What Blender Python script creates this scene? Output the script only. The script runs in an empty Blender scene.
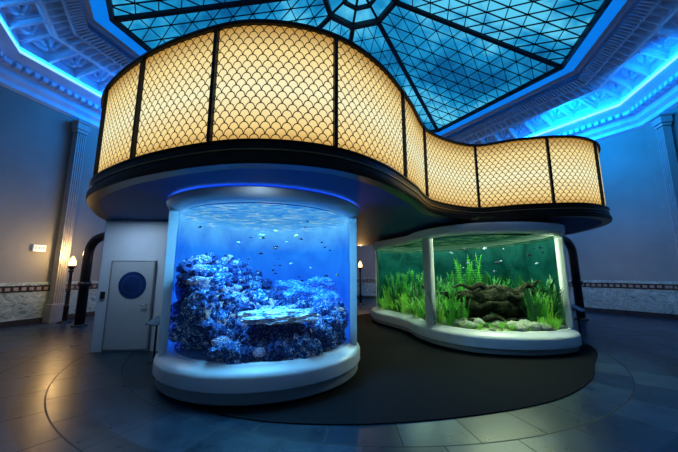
import bpy, bmesh, math, random
from mathutils import Vector, noise, Matrix, Quaternion
random.seed(7)
scene = bpy.context.scene
COL = scene.collection
WLOC = {}

# ------------------------------------------------------------------ node helpers
def new_mat(name):
    m = bpy.data.materials.new(name); m.use_nodes = True
    nt = m.node_tree; nt.nodes.clear()
    out = nt.nodes.new('ShaderNodeOutputMaterial')
    return m, nt, out
def mth(nt, op, a, b=None, c=None):
    n = nt.nodes.new('ShaderNodeMath'); n.operation = op
    for i, x in enumerate((a, b, c)):
        if x is None: continue
        if isinstance(x, (int, float)): n.inputs[i].default_value = x
        else: nt.links.new(x, n.inputs[i])
    return n.outputs[0]
def ramp(nt, fac, stops):
    r = nt.nodes.new('ShaderNodeValToRGB'); e = r.color_ramp.elements
    while len(e) < len(stops): e.new(0.5)
    for i, (p, c) in enumerate(stops):
        e[i].position = p; e[i].color = (c[0], c[1], c[2], 1)
    nt.links.new(fac, r.inputs[0]); return r.outputs[0]
def tex_noise(nt, coord, scale, detail=4, rough=0.5, dist=0.0):
    n = nt.nodes.new('ShaderNodeTexNoise'); n.inputs['Scale'].default_value = scale
    n.inputs['Detail'].default_value = detail; n.inputs['Roughness'].default_value = rough
    n.inputs['Distortion'].default_value = dist
    nt.links.new(coord, n.inputs['Vector']); return n.outputs['Fac']
def coords(nt, kind='Object'):
    return nt.nodes.new('ShaderNodeTexCoord').outputs[kind]
def worldpos(nt):
    return nt.nodes.new('ShaderNodeNewGeometry').outputs['Position']
def mix(nt, fac, a, b):
    n = nt.nodes.new('ShaderNodeMix'); n.data_type = 'RGBA'
    if isinstance(fac, (int, float)): n.inputs[0].default_value = fac
    else: nt.links.new(fac, n.inputs[0])
    for i, x in ((6, a), (7, b)):
        if isinstance(x, (tuple, list)): n.inputs[i].default_value = (x[0], x[1], x[2], 1)
        else: nt.links.new(x, n.inputs[i])
    return n.outputs[2]
def bsdf(nt, out, color, rough=0.5, metal=0.0, emis=None, estr=0.0, bump=None, bstr=0.3, bdist=0.02, spec=0.5):
    b = nt.nodes.new('ShaderNodeBsdfPrincipled')
    b.inputs['Specular IOR Level'].default_value = spec
    if isinstance(color, (tuple, list)): b.inputs['Base Color'].default_value = (*color[:3], 1)
    else: nt.links.new(color, b.inputs['Base Color'])
    if isinstance(rough, (int, float)): b.inputs['Roughness'].default_value = rough
    else: nt.links.new(rough, b.inputs['Roughness'])
    b.inputs['Metallic'].default_value = metal
    if emis is not None:
        if isinstance(emis, (tuple, list)): b.inputs['Emission Color'].default_value = (*emis[:3], 1)
        else: nt.links.new(emis, b.inputs['Emission Color'])
        b.inputs['Emission Strength'].default_value = estr
    if bump is not None:
        bn = nt.nodes.new('ShaderNodeBump'); bn.inputs['Strength'].default_value = bstr
        bn.inputs['Distance'].default_value = bdist
        nt.links.new(bump, bn.inputs['Height']); nt.links.new(bn.outputs[0], b.inputs['Normal'])
    nt.links.new(b.outputs[0], out.inputs[0]); return b
def simple(name, c1, c2=None, scale=6, rough=0.5, metal=0.0, bump=0.15, emis=None, estr=0, spec=0.5):
    m, nt, out = new_mat(name)
    co = coords(nt); f = tex_noise(nt, co, scale, 5)
    if c2 is None: c2 = tuple(x * 0.8 for x in c1)
    c = ramp(nt, f, [(0.3, c2), (0.7, c1)])
    bsdf(nt, out, c, rough, metal, emis, estr, f, bump, 0.01, spec)
    return m
def emit(name, color, strength):
    m, nt, out = new_mat(name)
    e = nt.nodes.new('ShaderNodeEmission'); e.inputs[1].default_value = strength
    if isinstance(color, (tuple, list)):
        f = tex_noise(nt, coords(nt), 2.0, 2)
        color = ramp(nt, f, [(0.3, tuple(x*0.9 for x in color)), (0.7, color)])
    nt.links.new(color, e.inputs[0]); nt.links.new(e.outputs[0], out.inputs[0]); return m

# ------------------------------------------------------------------ materials
M_white = simple('white_lacquer', (0.80, 0.83, 0.88), (0.74, 0.77, 0.82), 3, 0.3, bump=0.02)
M_band = simple('grey_lacquer', (0.36, 0.38, 0.42), (0.31, 0.33, 0.37), 3, 0.4, bump=0.03)
M_black = simple('black_metal', (0.010, 0.010, 0.012), (0.006, 0.006, 0.007), 8, 0.5, 0.0, 0.03, spec=0.25)
M_pipe = simple('pipe_black', (0.018, 0.018, 0.022), (0.010, 0.010, 0.013), 8, 0.3, 0.0, 0.03, spec=0.6)
M_bronze = simple('dark_bronze', (0.022, 0.017, 0.014), (0.014, 0.010, 0.008), 5, 0.35, 0.3, 0.03, spec=0.4)
M_brass = simple('brass_line', (0.40, 0.26, 0.12), None, 5, 0.3, 0.8, 0.02)
M_soffit = simple('navy_soffit', (0.010, 0.06, 0.24), (0.008, 0.05, 0.20), 2, 0.6, 0.0, 0.03, spec=0.2)
M_door = simple('door_paint', (0.38, 0.42, 0.48), (0.34, 0.38, 0.44), 3, 0.45, bump=0.03)
M_panelwall = simple('housing_paint', (0.50, 0.56, 0.66), (0.44, 0.50, 0.60), 2, 0.5, bump=0.03)
M_frame = simple('door_frame_grey', (0.20, 0.22, 0.25), None, 4, 0.5, bump=0.03)
M_emblem = simple('emblem_navy', (0.006, 0.030, 0.13), (0.005, 0.02, 0.09), 4, 0.8, bump=0.02, spec=0.1)
M_emblem2 = simple('emblem_blue', (0.02, 0.08, 0.26), None, 4, 0.8, bump=0.02, spec=0.1)
M_steel = simple('brushed_steel', (0.5, 0.5, 0.5), None, 30, 0.3, 0.9, 0.05)
M_screen = simple('panel_graphic', (0.02, 0.05, 0.09), (0.15, 0.25, 0.35), 14, 0.3, bump=0.0)
M_pilaster = simple('pilaster_stone', (0.30, 0.29, 0.27), (0.25, 0.24, 0.22), 4, 0.6, bump=0.15)
M_signw = simple('sign_white', (0.8, 0.8, 0.78), None, 3, 0.5, bump=0.0, emis=(0.9, 0.88, 0.82), estr=0.15)
M_red = simple('sign_red', (0.6, 0.03, 0.02), None, 3, 0.5, bump=0.0, emis=(0.8, 0.02, 0.02), estr=0.15)
M_globe = emit('lamp_glass', (1.0, 0.56, 0.18), 6.0)
M_lip = emit('cove_strip_light', (0.25, 0.65, 1.0), 1.5)
M_trough = emit('cove_trough_light', (0.02, 0.36, 1.0), 22)
M_cove2 = emit('skylight_cove_light', (0.003, 0.20, 0.85), 1.0)
M_mull = simple('skylight_steel', (0.006, 0.018, 0.035), (0.004, 0.012, 0.025), 3, 0.5, 0.3, 0.02)
M_ringfill = emit('collar_glow_strip', (0.05, 0.25, 1.0), 8)  # for the added glowing ring that tints the soffit blue

def wall_material():
    m, nt, out = new_mat('plaster_wall')
    p = worldpos(nt); f = tex_noise(nt, p, 0.8, 5); f2 = tex_noise(nt, p, 30, 3)
    c = ramp(nt, f, [(0.3, (0.17, 0.175, 0.155)), (0.7, (0.22, 0.225, 0.20))])
    bsdf(nt, out, c, 0.8, bump=f2, bstr=0.12, spec=0.2); return m
M_wall = wall_material()
def marble_material():
    m, nt, out = new_mat('marble_wainscot')
    p = worldpos(nt)
    mp = nt.nodes.new('ShaderNodeMapping'); mp.inputs['Scale'].default_value = (1, 1, 2); nt.links.new(p, mp.inputs[0])
    f = tex_noise(nt, mp.outputs[0], 1.8, 8, 0.6, 2.2)
    c = ramp(nt, f, [(0.40, (0.12, 0.19, 0.16)), (0.46, (0.40, 0.46, 0.40)), (0.5, (0.17, 0.24, 0.21)), (0.62, (0.42, 0.47, 0.41))])
    bsdf(nt, out, c, 0.3); return m
M_marble = marble_material()
M_fret = simple('dark_marble_band', (0.04, 0.035, 0.035), (0.02, 0.02, 0.02), 5, 0.3, bump=0.0)
M_fretb = simple('tan_marble_block', (0.28, 0.22, 0.17), None, 5, 0.3, bump=0.0)
M_plaster = simple('ornate_plaster', (0.50, 0.70, 0.88), (0.38, 0.56, 0.76), 3, 0.6, bump=0.15)

def floor_material():
    m, nt, out = new_mat('slate_floor')
    p = worldpos(nt)
    s = nt.nodes.new('ShaderNodeSeparateXYZ'); nt.links.new(p, s.inputs[0])
    x = mth(nt, 'SUBTRACT', s.outputs[0], 0.6); y = mth(nt, 'SUBTRACT', s.outputs[1], 8.2)
    r = mth(nt, 'SQRT', mth(nt, 'ADD', mth(nt, 'MULTIPLY', x, x), mth(nt, 'MULTIPLY', y, y)))
    ang = mth(nt, 'ARCTAN2', y, x)
    kr = mth(nt, 'FLOOR', mth(nt, 'DIVIDE', r, 0.85))
    rr = mth(nt, 'FRACT', mth(nt, 'DIVIDE', r, 0.85))
    l1 = mth(nt, 'LESS_THAN', rr, 0.022)
    av = mth(nt, 'ADD', mth(nt, 'MULTIPLY', ang, 42 / math.tau), mth(nt, 'MULTIPLY', mth(nt, 'MODULO', kr, 2.0), 0.5))
    l2 = mth(nt, 'LESS_THAN', mth(nt, 'FRACT', av), 0.020)
    line = mth(nt, 'MAXIMUM', l1, l2)
    cell = nt.nodes.new('ShaderNodeTexWhiteNoise'); cell.noise_dimensions = '2D'
    cv = nt.nodes.new('ShaderNodeCombineXYZ')
    nt.links.new(kr, cv.inputs[0]); nt.links.new(mth(nt, 'FLOOR', av), cv.inputs[1])
    nt.links.new(cv.outputs[0], cell.inputs[0])
    f = tex_noise(nt, p, 3.5, 9, 0.7)
    g = mth(nt, 'ADD', mth(nt, 'MULTIPLY', f, 0.75), mth(nt, 'MULTIPLY', cell.outputs[0], 0.28))
    c = ramp(nt, g, [(0.32, (0.004, 0.013, 0.026)), (0.50, (0.012, 0.027, 0.046)), (0.72, (0.034, 0.060, 0.088))])
    band = mth(nt, 'LESS_THAN', mth(nt, 'ABSOLUTE', mth(nt, 'SUBTRACT', r, 5.95)), 0.30)
    c = mix(nt, mth(nt, 'MULTIPLY', band, 0.85), c, (0.004, 0.007, 0.013))
    c = mix(nt, mth(nt, 'MULTIPLY', line, 0.85), c, (0.002, 0.003, 0.006))
    rg = mth(nt, 'ADD', mth(nt, 'MULTIPLY', f, 0.25), mth(nt, 'ADD', mth(nt, 'MULTIPLY', line, 0.3), 0.18))
    bsdf(nt, out, c, rg, bump=f, bstr=0.05, spec=0.33); return m
M_floor = floor_material()
M_mat = simple('charcoal_carpet', (0.010, 0.011, 0.016), (0.002, 0.0025, 0.005), 70, 0.85, bump=0.3, spec=0.06)

def scale_material():
    m, nt, out = new_mat('scallop_lightbox')
    uv = nt.nodes.new('ShaderNodeUVMap')
    s = nt.nodes.new('ShaderNodeSeparateXYZ'); nt.links.new(uv.outputs[0], s.inputs[0])
    U = mth(nt, 'DIVIDE', s.outputs[0], 0.120); V = mth(nt, 'DIVIDE', s.outputs[1], 0.076)
    k = mth(nt, 'FLOOR', V); fy = mth(nt, 'FRACT', V)
    par = mth(nt, 'MULTIPLY', mth(nt, 'MODULO', k, 2.0), 0.5)
    dx = mth(nt, 'MULTIPLY', mth(nt, 'SUBTRACT', mth(nt, 'FRACT', mth(nt, 'ADD', U, par)), 0.5), 2.0)
    d = mth(nt, 'SQRT', mth(nt, 'ADD', mth(nt, 'MULTIPLY', dx, dx), mth(nt, 'MULTIPLY', fy, fy)))
    line = mth(nt, 'LESS_THAN', mth(nt, 'ABSOLUTE', mth(nt, 'SUBTRACT', d, 0.915)), 0.09)
    t = mth(nt, 'DIVIDE', s.outputs[1], 1.42)
    g = ramp(nt, t, [(0.0, (0.62, 0.34, 0.08)), (0.12, (0.96, 0.70, 0.27)), (0.45, (1.0, 0.94, 0.58)), (0.8, (0.98, 0.76, 0.32)), (1.0, (0.48, 0.26, 0.06))])  # falloff of the inner lamps put into the colour, amber at both edges
    c = mix(nt, line, g, (0.045, 0.03, 0.010))
    e = nt.nodes.new('ShaderNodeEmission'); e.inputs[1].default_value = 1.0
    nt.links.new(c, e.inputs[0]); nt.links.new(e.outputs[0], out.inputs[0]); return m
M_scale = scale_material()

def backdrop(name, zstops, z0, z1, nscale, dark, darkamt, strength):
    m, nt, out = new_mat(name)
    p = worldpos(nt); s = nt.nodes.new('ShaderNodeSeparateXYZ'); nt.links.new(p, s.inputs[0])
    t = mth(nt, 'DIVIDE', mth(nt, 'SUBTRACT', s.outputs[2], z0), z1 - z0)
    c = ramp(nt, t, zstops)  # lit water painted as a glow that brightens toward the surface
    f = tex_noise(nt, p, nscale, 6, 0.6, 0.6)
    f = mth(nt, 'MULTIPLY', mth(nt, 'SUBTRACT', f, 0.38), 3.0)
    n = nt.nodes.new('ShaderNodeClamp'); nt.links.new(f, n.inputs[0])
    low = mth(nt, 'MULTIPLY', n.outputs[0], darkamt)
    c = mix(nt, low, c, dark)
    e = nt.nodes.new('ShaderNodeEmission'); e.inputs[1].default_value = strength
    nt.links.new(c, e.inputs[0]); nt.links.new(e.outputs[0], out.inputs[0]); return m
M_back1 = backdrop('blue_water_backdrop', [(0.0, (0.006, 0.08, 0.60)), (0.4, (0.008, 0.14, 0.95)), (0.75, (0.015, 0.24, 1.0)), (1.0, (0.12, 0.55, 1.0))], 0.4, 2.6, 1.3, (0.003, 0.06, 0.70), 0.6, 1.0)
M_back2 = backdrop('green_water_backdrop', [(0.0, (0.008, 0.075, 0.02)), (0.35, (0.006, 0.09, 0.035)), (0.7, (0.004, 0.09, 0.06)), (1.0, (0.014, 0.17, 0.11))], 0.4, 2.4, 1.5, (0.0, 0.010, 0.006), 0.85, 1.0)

def water_surface(name, cols, strength, transp):
    m, nt, out = new_mat(name)
    p = worldpos(nt)
    mp = nt.nodes.new('ShaderNodeMapping'); mp.inputs['Scale'].default_value = (1.0, 2.2, 1); nt.links.new(p, mp.inputs[0])
    f = tex_noise(nt, mp.outputs[0], 3.5, 5, 0.6, 1.4)
    c = ramp(nt, f, cols)
    e = nt.nodes.new('ShaderNodeEmission'); e.inputs[1].default_value = strength; nt.links.new(c, e.inputs[0])  # ripple reflections and bright streaks painted in as emission
    t = nt.nodes.new('ShaderNodeBsdfTransparent')
    mx = nt.nodes.new('ShaderNodeMixShader'); mx.inputs[0].default_value = 1 - transp
    nt.links.new(t.outputs[0], mx.inputs[1]); nt.links.new(e.outputs[0], mx.inputs[2])
    nt.links.new(mx.outputs[0], out.inputs[0]); return m
M_surf1 = water_surface('blue_water_surface', [(0.35, (0.02, 0.28, 1.0)), (0.55, (0.10, 0.52, 1.0)), (0.68, (0.7, 0.95, 1.0))], 1.0, 0.35)
M_surf2 = water_surface('green_water_surface', [(0.4, (0.004, 0.04, 0.02)), (0.54, (0.015, 0.13, 0.07)), (0.66, (0.22, 0.5, 0.12))], 0.9, 0.35)

def coral_material(name, stops, scale=9, e=0.0):
    m, nt, out = new_mat(name)
    co = coords(nt); f = tex_noise(nt, co, scale, 8, 0.7)
    v = nt.nodes.new('ShaderNodeTexVoronoi'); v.inputs['Scale'].default_value = scale * 3; nt.links.new(co, v.inputs['Vector'])
    g = mth(nt, 'ADD', mth(nt, 'MULTIPLY', f, 0.75), mth(nt, 'MULTIPLY', v.outputs['Distance'], 0.3))
    c = ramp(nt, g, stops)
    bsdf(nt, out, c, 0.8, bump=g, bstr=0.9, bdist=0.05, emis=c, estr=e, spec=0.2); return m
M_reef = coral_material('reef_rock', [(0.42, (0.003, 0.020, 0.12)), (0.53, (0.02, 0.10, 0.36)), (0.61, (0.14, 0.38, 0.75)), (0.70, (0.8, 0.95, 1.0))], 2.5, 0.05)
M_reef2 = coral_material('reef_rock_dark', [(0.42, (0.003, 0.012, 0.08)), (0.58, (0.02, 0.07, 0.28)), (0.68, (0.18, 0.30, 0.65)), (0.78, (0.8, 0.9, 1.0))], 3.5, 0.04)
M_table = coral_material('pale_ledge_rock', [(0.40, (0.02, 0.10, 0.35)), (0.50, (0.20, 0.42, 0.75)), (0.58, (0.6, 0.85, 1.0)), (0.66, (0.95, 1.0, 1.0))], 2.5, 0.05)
M_haze = coral_material('hazy_blue_rock', [(0.42, (0.006, 0.07, 0.45)), (0.56, (0.02, 0.17, 0.70)), (0.68, (0.15, 0.45, 1.0))], 2.5, 0.4)  # underwater haze put into the blue colour and glow
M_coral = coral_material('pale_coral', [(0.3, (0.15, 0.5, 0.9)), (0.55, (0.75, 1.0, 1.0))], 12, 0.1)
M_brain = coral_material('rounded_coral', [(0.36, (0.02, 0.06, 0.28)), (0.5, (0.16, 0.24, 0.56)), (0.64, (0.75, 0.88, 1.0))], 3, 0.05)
M_sand1 = coral_material('reef_sand', [(0.3, (0.10, 0.2, 0.4)), (0.7, (0.4, 0.5, 0.7))], 14)
M_gravel = coral_material('river_gravel', [(0.35, (0.06, 0.12, 0.04)), (0.5, (0.20, 0.27, 0.13)), (0.7, (0.6, 0.65, 0.42))], 12)
M_stone = coral_material('river_stone', [(0.35, (0.16, 0.20, 0.15)), (0.7, (0.66, 0.74, 0.60))], 5)
M_wood = coral_material('driftwood', [(0.38, (0.003, 0.005, 0.003)), (0.6, (0.016, 0.022, 0.010)), (0.8, (0.10, 0.13, 0.06))], 6)
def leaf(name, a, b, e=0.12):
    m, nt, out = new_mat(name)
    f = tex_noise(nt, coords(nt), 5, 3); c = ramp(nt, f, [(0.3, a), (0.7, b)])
    bsdf(nt, out, c, 0.5, emis=c, estr=e); return m  # leaf colour also glows faintly, light painted into the plants
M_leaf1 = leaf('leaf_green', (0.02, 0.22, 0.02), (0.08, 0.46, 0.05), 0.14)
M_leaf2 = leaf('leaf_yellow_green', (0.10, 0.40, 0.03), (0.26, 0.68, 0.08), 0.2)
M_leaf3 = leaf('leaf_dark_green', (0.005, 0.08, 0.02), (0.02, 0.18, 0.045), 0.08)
M_fishd = simple('fish_dark_blue', (0.01, 0.02, 0.12), (0.005, 0.01, 0.06), 8, 0.4, bump=0.0)
M_fishl = simple('fish_silver', (0.5, 0.65, 0.9), (0.2, 0.3, 0.6), 8, 0.35, bump=0.0)
M_fishy = simple('fish_yellow', (0.8, 0.65, 0.05), (0.6, 0.4, 0.02), 8, 0.4, bump=0.0)

# ------------------------------------------------------------------ object helpers
def tag(o, label=None, category=None, kind=None, group=None):
    if label: o['label'] = label
    if category: o['category'] = category
    if kind: o['kind'] = kind
    if group: o['group'] = group
    return o
def empty(name, loc, label, category, group=None):
    o = bpy.data.objects.new(name, None); COL.objects.link(o); o.location = loc
    o.empty_display_size = 0.3
    WLOC[o.name] = Vector(loc); tag(o, label, category, None, group); return o
def mk(name, verts, faces, mat, smooth=False, parent=None, origin=None, uvs=None, **kw):
    vs = [Vector(v) for v in verts]
    if parent is not None: org = WLOC[parent.name].copy() if origin is None else Vector(origin)
    elif origin is not None: org = Vector(origin)
    else:
        lo = Vector((min(v[i] for v in vs) for i in range(3))); hi = Vector((max(v[i] for v in vs) for i in range(3)))
        org = Vector(((lo.x + hi.x) / 2, (lo.y + hi.y) / 2, lo.z))
    me = bpy.data.meshes.new(name); me.from_pydata([v - org for v in vs], [], faces)
    if uvs:
        ul = me.uv_layers.new(name='UVMap')
        for lp in me.loops: ul.data[lp.index].uv = uvs[lp.vertex_index]
    me.materials.append(mat); me.update()
    if smooth:
        for p in me.polygons: p.use_smooth = True
    o = bpy.data.objects.new(name, me); COL.objects.link(o)
    if parent is not None:
        o.parent = parent; o.location = org - WLOC[parent.name]
    else: o.location = org
    WLOC[o.name] = org; tag(o, **kw); return o
def boxgeo(c, s, rz=0.0, off=0):
    m = Matrix.Rotation(rz, 3, 'Z'); vs = []
    for dx in (-.5, .5):
        for dy in (-.5, .5):
            for dz in (-.5, .5):
                vs.append(Vector(c) + m @ Vector((dx * s[0], dy * s[1], dz * s[2])))
    f = [(0, 1, 3, 2), (4, 6, 7, 5), (0, 4, 5, 1), (2, 3, 7, 6), (0, 2, 6, 4), (1, 5, 7, 3)]
    return vs, [tuple(i + off for i in q) for q in f]
def bevel(o, w=0.01, seg=2):
    b = o.modifiers.new('bevel', 'BEVEL'); b.width = w; b.segments = seg; b.limit_method = 'ANGLE'
    return o
def box(name, c, s, mat, rz=0.0, bev=0.0, **kw):
    v, f = boxgeo(c, s, rz); o = mk(name, v, f, mat, **kw)
    if bev: bevel(o, bev)
    return o
def tubegeo(pts, rad, seg=12, nz=0.0, caps=True, ridge=0.0):
    pts = [Vector(p) for p in pts]; vs = []; fs = []
    prev = None
    for i, p in enumerate(pts):
        t = (pts[min(i + 1, len(pts) - 1)] - pts[max(i - 1, 0)]).normalized()
        if prev is None:
            a = t.orthogonal().normalized()
        else:
            a = (prev - t * prev.dot(t)).normalized()
        prev = a; b = t.cross(a)
        r = rad[i] if isinstance(rad, (list, tuple)) else rad
        for k in range(seg):
            an = math.tau * k / seg
            d = a * math.cos(an) + b * math.sin(an)
            q = p + d * r
            if nz: q = p + d * r * (1 + nz * noise.noise(q * 5) + ridge * math.sin(an * 5 + i * 0.25))
            vs.append(q)
    for i in range(len(pts) - 1):
        for k in range(seg):
            k2 = (k + 1) % seg
            fs.append((i * seg + k, i * seg + k2, (i + 1) * seg + k2, (i + 1) * seg + k))
    if caps:
        fs.append(tuple(range(seg))[::-1]); fs.append(tuple((len(pts) - 1) * seg + k for k in range(seg)))
    return vs, fs
def latheprof(c, prof, seg=32):
    vs = []; fs = []
    for (r, z) in prof:
        for k in range(seg):
            a = math.tau * k / seg; vs.append((c[0] + r * math.cos(a), c[1] + r * math.sin(a), c[2] + z))
    for i in range(len(prof) - 1):
        for k in range(seg):
            k2 = (k + 1) % seg
            fs.append((i * seg + k, i * seg + k2, (i + 1) * seg + k2, (i + 1) * seg + k))
    return vs, fs
def catmull(P, n=16, closed=True):
    P = [Vector((p[0], p[1], 0)) for p in P]; L = len(P); out = []
    for i in range(L if closed else L - 1):
        p0, p1, p2, p3 = (P[(i - 1) % L], P[i], P[(i + 1) % L], P[(i + 2) % L])
        for j in range(n):
            t = j / n
            out.append(0.5 * ((2 * p1) + (-p0 + p2) * t + (2 * p0 - 5 * p1 + 4 * p2 - p3) * t * t + (-p0 + 3 * p1 - 3 * p2 + p3) * t ** 3))
    return out
def resample(P, n):
    L = len(P); d = [0]
    for i in range(L): d.append(d[-1] + (P[(i + 1) % L] - P[i]).length)
    tot = d[-1]; out = []; i = 0
    for k in range(n):
        s = tot * k / n
        while d[i + 1] < s: i += 1
        t = (s - d[i]) / max(1e-9, d[i + 1] - d[i]); out.append(P[i].lerp(P[(i + 1) % L], t))
    return out, tot
def normals(P):   # outward
    L = len(P); N = []
    area = sum(P[i].x * P[(i + 1) % L].y - P[(i + 1) % L].x * P[i].y for i in range(L))
    sg = 1 if area > 0 else -1
    for i in range(L):
        t = (P[(i + 1) % L] - P[i - 1]).normalized(); N.append(Vector((t.y, -t.x, 0)) * sg)
    return N
def loft(P, N, prof, closed_prof=False):
    vs = []; fs = []; L = len(P); n = len(prof)
    for (o, z) in prof:
        for i in range(L):
            q = P[i] + N[i] * o; vs.append((q.x, q.y, z))
    for j in range(n if closed_prof else n - 1):
        j2 = (j + 1) % n
        for i in range(L):
            i2 = (i + 1) % L
            fs.append((j * L + i, j * L + i2, j2 * L + i2, j2 * L + i))
    return vs, fs
def fixn(o):
    bm = bmesh.new(); bm.from_mesh(o.data); bmesh.ops.recalc_face_normals(bm, faces=bm.faces); bm.to_mesh(o.data); bm.free(); return o
def smoothangle(o, a=40):
    for p in o.data.polygons: p.use_smooth = True
    try:
        o.data.set_sharp_from_angle(angle=math.radians(a))
    except Exception: pass
    return o

# ------------------------------------------------------------------ room
CX, CY, ROT = 0.75, 9.4, math.radians(8)
def octp(R, j, z):
    a = ROT + j * math.pi / 4
    return Vector((CX + R * math.cos(a), CY + R * math.sin(a), z))
RW = 11.3
mk('floor', [octp(RW + 0.2, j, 0) for j in range(8)] + [octp(RW + 0.2, j, -0.2) for j in range(8)],
   [tuple(range(8)), tuple(range(15, 7, -1))] + [(j, j + 8, (j + 1) % 8 + 8, (j + 1) % 8) for j in range(8)], M_floor, kind='structure')
sides = ['right_rear', 'rear', 'left_rear', 'left', 'left_near', 'near', 'right_near', 'right']
for j in range(8):
    a, b = octp(RW, j, 0), octp(RW, (j + 1) % 8, 0)
    a2, b2 = octp(RW + 0.3, j, 0), octp(RW + 0.3, (j + 1) % 8, 0)
    up = Vector((0, 0, 8.3))
    mk('wall_' + sides[j], [a, b, b + up, a + up, a2, b2, b2 + up, a2 + up],
       [(0, 1, 2, 3), (5, 4, 7, 6), (0, 3, 7, 4), (1, 5, 6, 2), (3, 2, 6, 7)], M_wall, kind='structure')
    def strip(name, depth, z0, z1, mat):
        k = depth / math.cos(math.pi / 8)
        pa, pb = octp(RW - k, j, z0), octp(RW - k, (j + 1) % 8, z0)
        qa, qb = octp(RW - 0.001, j, z0), octp(RW - 0.001, (j + 1) % 8, z0)
        u = Vector((0, 0, z1 - z0))
        return mk(name, [pa, pb, pb + u, pa + u, qa, qb, qb + u, qa + u],
                  [(0, 1, 2, 3), (4, 7, 6, 5), (0, 4, 5, 1), (3, 2, 6, 7), (0, 3, 7, 4), (1, 5, 6, 2)], mat, kind='structure')
    strip('baseboard_' + sides[j], 0.10, 0, 0.18, M_fret)
    strip('trim_1', 0.06, 0.18, 1.02, M_marble)
    strip('trim_2', 0.065, 1.02, 1.22, M_fret)
    strip('trim_3', 0.09, 1.22, 1.32, M_marble)
    L = (b - a).length; n = 44; vs = []; fs = []
    ang = math.atan2((b - a).y, (b - a).x); inn = Vector((CX, CY, 0)) - (a + b) / 2; inn.z = 0; inn.normalize()
    for i in range(n):
        c = a.lerp(b, (i + 0.5) / n) + inn * 0.07; c.z = 1.12
        v, f = boxgeo(c, (L / n * 0.6, 0.02, 0.10), ang, len(vs)); vs += v; fs += f
    mk('trim_4', vs, fs, M_fretb, kind='structure')

def octring(name, prof, mat, **kw):
    vs = []; fs = []
    for (R, z) in prof:
        for j in range(8): vs.append(octp(R, j, z))
    for i in range(len(prof) - 1):
        for j in range(8): fs.append((i * 8 + j, i * 8 + (j + 1) % 8, (i + 1) * 8 + (j + 1) % 8, (i + 1) * 8 + j))
    return mk(name, vs, fs, mat, kind='structure', **kw)
octring('trim_5', [(11.3, 7.25), (11.15, 7.3), (11.15, 7.45), (11.0, 7.55), (11.0, 7.75), (10.55, 7.95), (10.4, 8.0), (10.3, 8.05)], M_plaster)
octring('trim_6', [(10.3, 8.05), (10.3, 8.15)], M_lip)
octring('trim_7', [(10.3, 8.15), (10.38, 8.15), (10.38, 8.02)], M_plaster)
octring('trim_19', [(10.42, 8.06), (10.72, 8.06)], M_trough)
octring('trim_20', [(10.72, 8.0), (10.9, 8.28), (10.85, 8.34)], M_plaster)
octring('trim_8', [(8.7, 9.30), (8.6, 9.32), (8.6, 9.38), (8.45, 9.40)], M_plaster)
octring('trim_9', [(8.45, 9.40), (8.0, 9.50)], M_cove2)
RS, ZS, ZT = 7.95, 9.55, 11.9
octring('trim_10', [(8.02, 9.50), (8.02, 9.42), (7.88, 9.42), (7.88, 9.57)], M_mull)
# ornate frieze: stepped bands of repeated ornament, real relief
vs = []; fs = []
NT = 54
for j in range(8):
    NS = 60 if j in (5, 6) else 420
    A0, B0 = octp(10.85, j, 8.34), octp(10.85, (j + 1) % 8, 8.34)
    A1, B1 = octp(8.7, j, 9.30), octp(8.7, (j + 1) % 8, 9.30)
    nrm = (B0 - A0).cross(A1 - A0).normalized()
    if nrm.z > 0: nrm = -nrm
    base = len(vs)
    for s in range(NS + 1):
        u = s / NS
        for t in range(NT + 1):
            w = t / NT
            p = A0.lerp(B0, u).lerp(A1.lerp(B1, u), w)
            if w < 0.12:
                q = (u * 42) % 1 - 0.5; h = 0.12 * math.sqrt(max(0, 1 - (q / .42) ** 2)) * math.sin(math.pi * w / 0.12)
            elif w < 0.16: h = 0.16
            elif w < 0.60:
                pu = (u * 10) % 1.0 - 0.5; pw = (w - 0.38) / 0.44
                if abs(pu) > 0.43 or abs(pw) > 0.44: h = 0.28
                elif abs(pu) > 0.37 or abs(pw) > 0.37: h = 0.15
                else:
                    q = math.hypot(pu, pw); an = math.atan2(pw, pu)
                    h = 0.26 * max(0, 1 - (q / 0.36) ** 2) * (0.55 + 0.45 * math.cos(6 * an))
            elif w < 0.64: h = 0.30
            elif w < 0.80:
                q = (u * 28) % 1 - 0.5; k = (w - 0.64) / 0.16
                h = 0.16 + 0.17 * max(0, 1 - abs(q) / (0.46 * math.sqrt(max(0.02, 1 - k)) + 0.02))
            elif w < 0.84: h = 0.32
            else:
                h = 0.12 + (0.17 if (u * 60) % 1 < 0.55 else 0)
            edge = min(1, (NS * 0.5 - abs(s - NS / 2)) / 3)
            vs.append(p + nrm * h * edge)
    for s in range(NS):
        for t in range(NT):
            q = base + s * (NT + 1) + t; fs.append((q, q + NT + 1, q + NT + 2, q + 1))
mk('trim_11', vs, fs, M_plaster, kind='structure')
vs = []; fs = []
for j in range(8):
    a, b = octp(10.72, j, 7.80), octp(10.72, (j + 1) % 8, 7.80); ang = math.atan2((b - a).y, (b - a).x)
    for i in range(36):
        v, f = boxgeo(a.lerp(b, (i + 0.5) / 36), (0.13, 0.22, 0.14), ang, len(vs)); vs += v; fs += f
mk('trim_12', vs, fs, M_plaster, kind='structure')

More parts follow.
